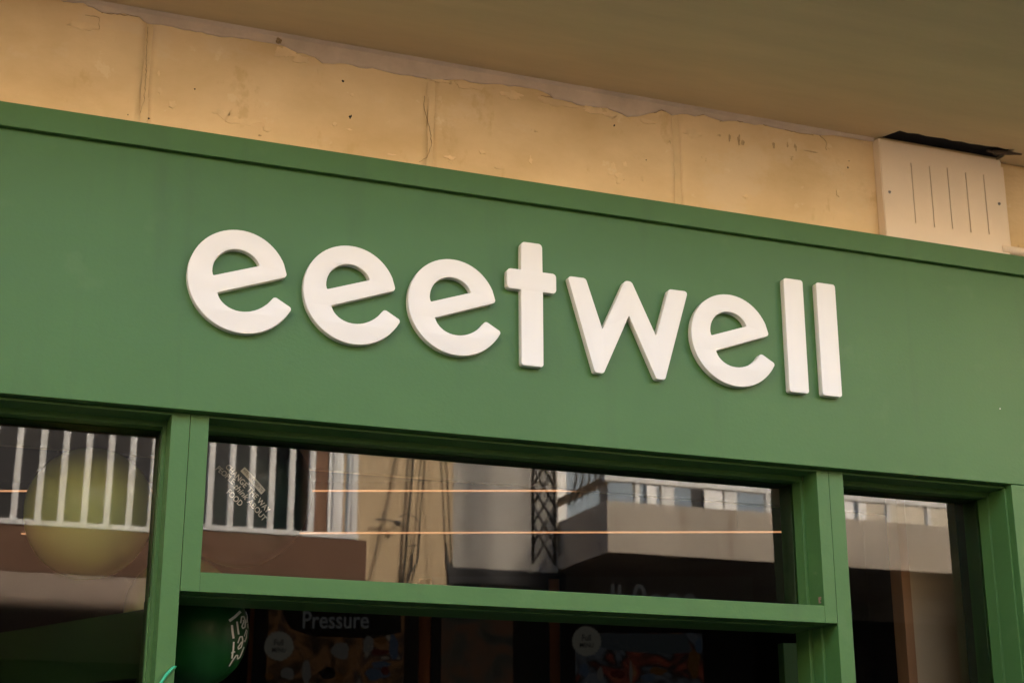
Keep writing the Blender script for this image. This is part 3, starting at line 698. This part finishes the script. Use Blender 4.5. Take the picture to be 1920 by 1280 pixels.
screen_text('Pressure', 567, 691, 1163, -.010, GREYT, m1)
badge(523, 1210, 27, m1, 'Full', 'MENU')
bl = emit('print_blue', (.15, .22, .32), .0013); rd = emit('print_red', (.22, .03, .02), .0013); wh = emit('print_pale', (.45, .42, .36), .0013); og = emit('print_orange', (.35, .15, .03), .0013)  # print colours given the same faint glow
def blob(px, py, a, b, seed, m, parent, off=-.008):
    pix = []
    for i in range(18):
        t = 2*math.pi*i/18; r = 1+.5*noise.noise(Vector((math.cos(t)*1.3, math.sin(t)*1.3, seed))); pix.append((px+a*r*math.cos(t), py+b*r*math.sin(t)))
    screen_poly('print_shape', pix, off, m, parent)
for i, (x, y, a, b, m) in enumerate(((640,1218,18,14,wh),(612,1262,16,12,BLACK),(575,1262,8,22,wh),(635,1275,7,18,og),(715,1245,20,6,bl),(738,1215,10,22,bl),(712,1222,18,6,rd),(705,1262,22,12,bl),(722,1256,8,8,rd),(690,1210,10,16,wh),(540,1262,14,12,wh),(715,1200,10,6,og),(505,1268,8,8,og))):
    blob(x, y, a, b, i*1.3, m, m1, -.008-.0005*i)
m2 = thing('menu_board', 'dark lit menu board at right, its heading cut off by the transom bar', 'menu board', loc(1200, 1400, 0))
keep(slab('board_frame', 1051, 1420, 1080, 1500, 0, .04, BLACK), m2)
screen_text('ll 0ooe', 1145, 1305, 1124, -.010, emit('heading_faint', (.5, .52, .5), .0020), m2)
keep(slab('board_print', 1080, 1322, 1186, 1490, -.004, .003, photo_mat('menu_print_right', 8, [(.03, .035, .04), (.05, .055, .06), (.008, .006, .005), (.10, .02, .01), (.12, .09, .03)])), m2)
screen_poly('print_shape', [(1126,1187),(1285,1187),(1300,1222),(1240,1226),(1150,1218),(1126,1212)], -.006, emit('print_mist', (.14, .17, .18), .0013), m2)
badge(1100, 1201, 27, m2, 'Full', 'MENU')
for i, (x, y, a, b, m) in enumerate(((1095,1255,10,14,bl),(1125,1262,6,14,wh),(1160,1262,14,8,rd),(1183,1262,3,22,wh),(1235,1258,16,8,og),(1215,1268,14,7,bl),(1300,1240,12,26,og),(1310,1210,6,16,bl))):
    blob(x, y, a, b, 30+i*1.7, m, m2, -.008-.0005*i)
m3 = thing('picture_panel', 'murky poster panel between the two timber posts behind the doorway', 'poster', loc(915, 1400, 0))
keep(slab('board_frame', 808, 1030, 1080, 1500, .03, .04, BLACK), m3)
keep(slab('board_print', 826, 962, 1100, 1490, .024, .003, photo_mat('poster_print_glow', 5, [(.01, .012, .01), (.03, .028, .02), (.07, .03, .015), (.03, .02, .008)])), m3)

# ------------------------------------------------------------------ across the street (seen mirrored in the panes)
OCH = mat('warm_render', (.52, .40, .25), .9, .10, 1.2, .2, 30, .2)
BRN = mat('brown_parapet_render', (.20, .115, .075), .9, .08, 2, .2, 40, .2)
PINK = mat('grey_pink_soffit', (.44, .35, .28), .9, .10, 3, .2, 40, .2)
GRY = mat('grey_render', (.42, .40, .36), .9, .10, 1.3, .2, 30, .2)
def concrete_mat():
    m = mat('stained_concrete', (.46, .41, .34), .9, .12, 2, .3, 40, .2); t = m.node_tree; n = t.nodes; b = n['Principled BSDF']; src = b.inputs['Base Color'].links[0].from_socket
    g = n.new('ShaderNodeNewGeometry'); mp = n.new('ShaderNodeMapping'); mp.inputs['Scale'].default_value = (5, 1, .7); nz = n.new('ShaderNodeTexNoise'); nz.inputs['Scale'].default_value = 1.6; nz.inputs['Detail'].default_value = 5
    t.links.new(g.outputs['Position'], mp.inputs[0]); t.links.new(mp.outputs[0], nz.inputs['Vector'])
    mr = n.new('ShaderNodeMapRange'); mr.inputs[1].default_value = .58; mr.inputs[2].default_value = .74; mr.inputs[4].default_value = .7; t.links.new(nz.outputs[0], mr.inputs[0])
    mx = n.new('ShaderNodeMix'); mx.data_type = 'RGBA'; t.links.new(mr.outputs[0], mx.inputs[0]); t.links.new(src, mx.inputs[6]); mx.inputs[7].default_value = (.27, .20, .145, 1); t.links.new(mx.outputs[2], b.inputs['Base Color']); return m
CONC = concrete_mat()
ALU = mat('white_aluminium', (.78, .79, .78), .5, .03, 3)
NIGHT = mat('dark_opening', (.02, .02, .022), .7, .2, 3)
IRON = mat('wrought_iron', (.025, .022, .02), .6, .3, 20)
CABLE = mat('black_cable', (.03, .025, .02), .6, .3, 20)
PALE_STRIPE = mat('pale_cable_and_shadow', (.42, .32, .20), .7, .1, 20)
BLUEG = mat('curtained_glass', (.24, .30, .36), .25, .15, 3)
SH = mat('dark_shopfront', (.03, .028, .026), .6, .3, 2)
# left house with the white railing
h1 = thing('town_house', 'ochre town house across the street with brown balcony and white railings', 'building', (0, -7, 0))
keep(box('wall', (RX(668, 930, -6.9).x, -7.6, 2.2), (3.935, -6.9, 5.5), OCH), h1); keep(box('wall', (-7, -7.6, 3.3), (-1.6, -6.9, 7.2), OCH), h1); keep(box('wall', (-1.6, -7.6, 5.2), (RX(668, 930, -6.9).x-.002, -6.9, 5.5), OCH), h1)  # heights shaped so more sky light enters over the middle
keep(box('ground_floor', (-7, -9.4, 0), (2.95, -8.9, 3.19), SH), h1); keep(box('ground_floor', (2.951, -9.4, 0), (3.935, -6.95, 2.2), OCH), h1); keep(box('inner_pier', (2.951, -9.4, 2.2), (3.935, -7.61, 3.3), OCH), h1)
keep(box('side_wall', (-7, -8.9, 0), (-6.6, -6.05, 3.19), OCH), h1)
bal = keep(box('balcony', (-7, -6.065, 3.195), (2.985, -6.0, 3.50), BRN, None, .006), h1)
def cove():
    bm = bmesh.new(); pr = []; prof = [(-6.003, 3.194), (-6.003, 3.05)]+[(-6.003-.13+.13*math.cos(R_(a)), 3.05-.13*math.sin(R_(a))) for a in range(10, 91, 10)]+[(-8.9, 2.92), (-8.9, 3.194)]
    A = [bm.verts.new((-7, y, z)) for y, z in prof]; B = [bm.verts.new((2.93, y, z)) for y, z in prof]; n = len(prof)
    for i in range(n): bm.faces.new((A[i], A[(i+1) % n], B[(i+1) % n], B[i]))
    bm.faces.new(A); bm.faces.new(B[::-1]); o = build('balcony_slab', bm, PINK); return keep(o, h1)
cove()
XOW = RX(589, 930, -7.3).x
keep(box('window_opening', (-1.6, -7.55, 3.32), (XOW, -7.3, 5.2), NIGHT), h1)
def XO(px, Y=-6.9): return round(RX(px, 930, Y).x, 3)
wf = keep(box('balcony_door_frame', (XO(589), -7.3, 3.32), (XO(612), -6.88, 5.2), BRN), h1)
for x0, x1, m in ((614, 621, ALU), (623, 627, BLUEG), (629, 641, ALU), (642, 646, OCH), (647, 651, BLUEG), (652, 656, ALU), (658, 662, BLUEG)):
    keep(box('shutter_slat', (XO(x0), -7.0, 3.32), (XO(x1), -6.87, 5.2), m), h1)
keep(box('door_back', (XO(612), -7.3, 3.32), (XO(668), -7.01, 5.2), BRN), h1)
rl = thing('railing', 'white balcony railing with square bars mirrored in the left window', 'railing', (0, -6, 3.5))
keep(box('bottom_rail', (-7, -6.055, 3.502), (2.92, -5.995, 3.54), ALU, None, .004), rl); keep(box('top_rail', (-7, -6.055, 4.52), (2.92, -5.995, 4.57), ALU, None, .004), rl)
bars = [RX(x, 985, -6).x for x in (23.4, 69, 112, 156.5, 199, 241)]; cen = [RX(x, 990, -6).x for x in (391, 430.5, 469, 506.9, 544.7, 583, 628, 664)]
p0 = bars[0]; xs_ = [p0-.155*k for k in range(46, 0, -1)]+bars+[bars[-1]+.145]+[x for x in cen if x > bars[-1]+.2]
bme = None
for x in xs_:
    if bme is None: o = box('baluster', (-.021, -.02, 0), (.021, .02, .98), ALU, None, .002); bme = o.data
    else: o = link('baluster', bme)
    o.location = (x, -6.025, 3.541); keep(o, rl)
# cables and brackets on the ochre wall
def P7(x, y, Y=-6.86): return RX(680+x/4.74, 840+y/4.74, Y)
def cable(pts, r, m, label, grp='cables hanging down the ochre wall'):
    P = [P7(*p) for p in pts]; d = (P[0]-P[1]).normalized(); P = [P[0]+d*1.4]+P; d = (P[-1]-P[-2]).normalized(); P = P+[P[-1]+d*.5]
    tag(tube('cable', P, r, m, None, 6), label, 'cable', grp)
cable([(445,105),(430,350),(410,580),(395,700),(385,900),(360,1190)], .011, CABLE, 'thick black cable down the ochre wall, mirrored in the transom pane')
cable([(555,120),(535,330),(515,560),(507,700),(490,880),(483,1010),(430,1190)], .006, CABLE, 'thin black cable right of the thick one')
cable([(320,110),(265,400),(210,600),(150,900),(80,1190)], .009, PALE_STRIPE, 'slanting tube leftmost on the ochre wall, standing in for a shadow stripe')  # pale tube laid where a slanting shadow stripe crosses the wall
cable([(590,200),(595,500),(600,800),(630,1190)], .004, PALE_STRIPE, 'faint painted cable near the middle of the ochre wall')
cable([(740,130),(755,350),(770,650)], .007, CABLE, 'black cable at the right edge of the ochre wall')
jb = thing('junction_box', 'dark cable bracket and looped wires on the ochre wall', 'junction box', P7(300, 660))
bm = bmesh.new(); add_tube(bm, [P7(*p, -6.84) for p in ((110,635),(150,628),(200,632),(250,645),(300,655))], .008, 6); keep(build('bracket', bm, IRON), jb)
bm = bmesh.new(); add_tube(bm, [P7(*p, -6.82) for p in ((285,650),(310,665),(335,655))], [.012, .022, .012], 8); keep(build('clamp', bm, IRON), jb)
bm = bmesh.new(); add_tube(bm, [P7(*p, -6.83) for p in ((330,610),(405,575),(460,610),(500,660),(512,760),(500,860),(400,868))], .006, 6); keep(build('wire_loop', bm, CABLE), jb)
bm = bmesh.new(); add_tube(bm, [P7(*p, -6.83) for p in ((440,940),(430,1050),(395,1190))], .009, 6); add_tube(bm, [P7(*p, -6.83) for p in ((500,880),(480,1020),(430,1100))], .009, 6); keep(build('wire_tail', bm, CABLE), jb)
c = P7(220, 780, -6.89); 
# middle grey house with a dark awning
h2 = thing('grey_house', 'narrow grey rendered house with black awning across the street', 'building', (4.4, -7, 0))
keep(box('wall', (3.94, -7.6, 3.36), (4.84, -6.905, 5.4), GRY), h2); keep(box('ground_floor', (3.94, -7.6, 0), (4.84, -6.95, 3.36), mat('brown_shop_board', (.13, .06, .03), .7, .1, 3)), h2)
keep(box('awning', (3.90, -6.945, 3.37), (4.9, -6.89, 3.50), NIGHT, None, .01), h2)
pn = [P7(740, 840, -6.5), P7(760, 1000, -6.5), P7(850, 1190, -6.5), P7(765, 1220, -6.5), P7(735, 1000, -6.5)]
keep(prism('awning_arm', [(p.x, p.z) for p in pn], -6.52, -6.48, NIGHT), h2)
gr = thing('iron_grille', 'black wrought iron lattice grille beside the concrete balcony', 'grille', (4.4, -6.3, 3.5))
gx0, gx1 = RX(999, 960, -6.35).x, RX(1040, 960, -6.35).x; gz0 = 3.47; gw = gx1-gx0
for x in (gx0, gx1): keep(tube('grille_stile', [(x, -6.35, gz0), (x, -6.35, 5.2)], .013, IRON, None, 6), gr)
dz = .30
for k in range(6):
    z = gz0+k*dz
    for s_, (a, b) in enumerate(((gx0, gx1), (gx1, gx0))):
        keep(tube('grille_bar', [(a, -6.35+.004*s_, z), (b, -6.35+.004*s_, z+dz)], .0115, IRON, None, 6), gr)
        keep(tube('grille_bar', [(a, -6.35+.004*s_, z+dz*.5), (b, -6.35+.004*s_, z+dz*1.5)], .0115, IRON, None, 6), gr)
for k in range(5):
    x = RX(1054+12*k, 900, -6.6).x; zb = RX(1060, 950-k*8, -6.6).z
    keep(tube('bowed_bar', [(x, -6.6, 4.9), (x+.02, -6.58, 4.45), (x+.07, -6.5, 4.30), (x+.075, -6.48, 4.18), (x+.03, -6.55, zb)], .009, IRON, None, 6), gr)
# right hand house with the concrete balcony
h3 = thing('balcony_house', 'pale house across the street with stained concrete balcony and blue curtained windows', 'building', (7, -7, 0))
keep(box('wall', (4.845, -8.0, 5.1), (8.299, -7.35, 5.7), mat('cream_render', (.55, .50, .40), .9, .08, 1.5)), h3); keep(box('wall', (8.3, -8.0, 3.4), (13, -7.36, 8.6), mat('cream_render_low', (.55, .50, .40), .9, .08, 1.5)), h3)  # right part raised out of view to narrow the sky gap
keep(box('ground_floor', (4.845, -9.0, 0), (13, -8.4, 3.52), SH), h3); keep(box('side_wall', (12.6, -8.4, 0), (13, -6.4, 3.52), SH), h3)
bx0 = 4.862; BZ0, BZ1 = 3.53, 3.925
bc = keep(box('balcony_parapet', (bx0, -6.12, BZ0), (12.9, -6.0, BZ1), CONC, None, .006), h3)
keep(box('balcony_side', (bx0, -7.35, BZ0+.001), (bx0+.12, -6.121, BZ1-.002), CONC, None, .004), h3)
keep(box('balcony_floor', (4.845, -8.4, BZ0-.005), (12.9, -6.13, BZ0+.1), CONC), h3)
# white balustrade rail with posts above the parapet
keep(box('balcony_rail', (bx0, -6.09, 4.085), (12.9, -6.03, 4.125), ALU, None, .006), h3)
for px in (1195, 1252, 1370, 1440, 1665, 1740):
    x = RX(px, 950, -6.05).x; wd = .055 if px in (1252, 1370) else .02; keep(box('rail_post', (x-wd, -6.085, BZ1), (x+wd, -6.04, 4.086), ALU, None, .003), h3)
keep(box('side_rail', (bx0-.002, -7.3, 4.07), (bx0+.06, -6.091, 4.12), mat('brown_handrail', (.22, .15, .09), .7), None, .006), h3)
for k, (x0, x1, m) in enumerate(((4.86, 5.10, ALU), (5.10, 5.42, BLUEG), (5.42, 5.50, NIGHT), (5.50, 5.86, BLUEG), (5.86, 5.95, ALU), (5.95, 6.30, BLUEG), (6.30, 6.42, NIGHT), (6.42, 6.62, ALU), (6.62, 7.10, BLUEG), (7.10, 7.2, NIGHT), (7.2, 7.55, BLUEG), (7.55, 7.7, NIGHT), (7.7, 7.95, ALU), (7.95, 8.0, BLUEG), (8.0, 8.08, ALU), (8.08, 8.3, mat('tan_reveal', (.5, .45, .36), .9)))):
    keep(box('window_frame' if m is ALU else 'window_pane', (x0, -7.5, 3.6), (x1, -7.36+(.03 if m is ALU else 0), 5.1), m), h3)
keep(box('window_rail', (4.86, -7.36, 4.62), (8.1, -7.30, 4.70), ALU), h3); keep(box('window_rail', (4.86, -7.36, 4.92), (8.1, -7.30, 5.0), ALU), h3)

# unseen terraces added on both sides to block light from the street ends
def terrace(x0, x1, yf, face, h, col, label, side):
    """added row house blocking side light: wall, recessed framed windows, door"""
    t = thing('town_house', label, 'building', ((x0+x1)/2, yf, 0), side)
    y0, y1 = (yf-4, yf) if face > 0 else (yf, yf+4)
    keep(box('wall', (x0, y0, 0), (x1, y1, h), mat('terrace_render', col, .9, .1, 1.2, .2, 30)), t)
    keep(box('cornice', (x0, yf-(.0 if face > 0 else .12), h-.35), (x1, yf+(.12 if face > 0 else 0), h-.2), mat('terrace_trim', (.5, .45, .36), .85)), t)
    n = max(2, int((x1-x0)/2.6))
    for fl in range(3):
        for i in range(n):
            cx = x0+(x1-x0)*(i+.5)/n; z0 = (.15 if fl == 0 else .9+2.9*fl); z1 = z0+(2.3 if fl == 0 else 1.5)
            if z1 > h-.5: continue
            a, b = (yf+.002, yf+.05) if face > 0 else (yf-.05, yf-.002)
            f = keep(box('window_frame' if fl else 'door', (cx-.55, a, z0), (cx+.55, b, z1), ALU if fl else BRN), t)
            a, b = (yf+.051, yf+.056) if face > 0 else (yf-.056, yf-.051)
            for q in (-.5, .03): keep(box('pane', (cx+q, a, z0+.06), (cx+q+.47, b, z1-.06), BLUEG), t)
spec = (((-45,-33,6.4,(.5,.42,.3)),(-33,-20,7.2,(.42,.36,.28)),(-20,-7.01,6.8,(.52,.45,.36)),(13.01,24,9.0,(.5,.4,.27)),(24,35,8.3,(.45,.42,.36)),(35,46,9.2,(.5,.44,.32))))
names = ('farthest terrace house down the street to the left', 'second farthest terrace house down the street to the left', 'terrace house next to the ochre house', 'terrace house next to the house with concrete balcony', 'second farthest terrace house up the street to the right', 'farthest terrace house up the street to the right')
for (a, b, h, c), n in zip(spec, names): terrace(a, b, -7.0, 1, h, c, n+', across the road, added to block side light', 'added terrace houses across the road')
for (a, b, h, c), n in zip(((-45,-25,9.5,(.5,.4,.26)),(-25,-5.01,9.7,(.48,.42,.33)),(9.01,27,9.6,(.5,.42,.3)),(27,46,9.8,(.46,.4,.3))), ('far left terrace house', 'terrace house adjoining the shop at left', 'terrace house adjoining the shop at right', 'far right terrace house')):
    terrace(a, b, .05, -1, h, c, n+' on the shop side of the road, added to block side light', 'added terrace houses on the shop side')
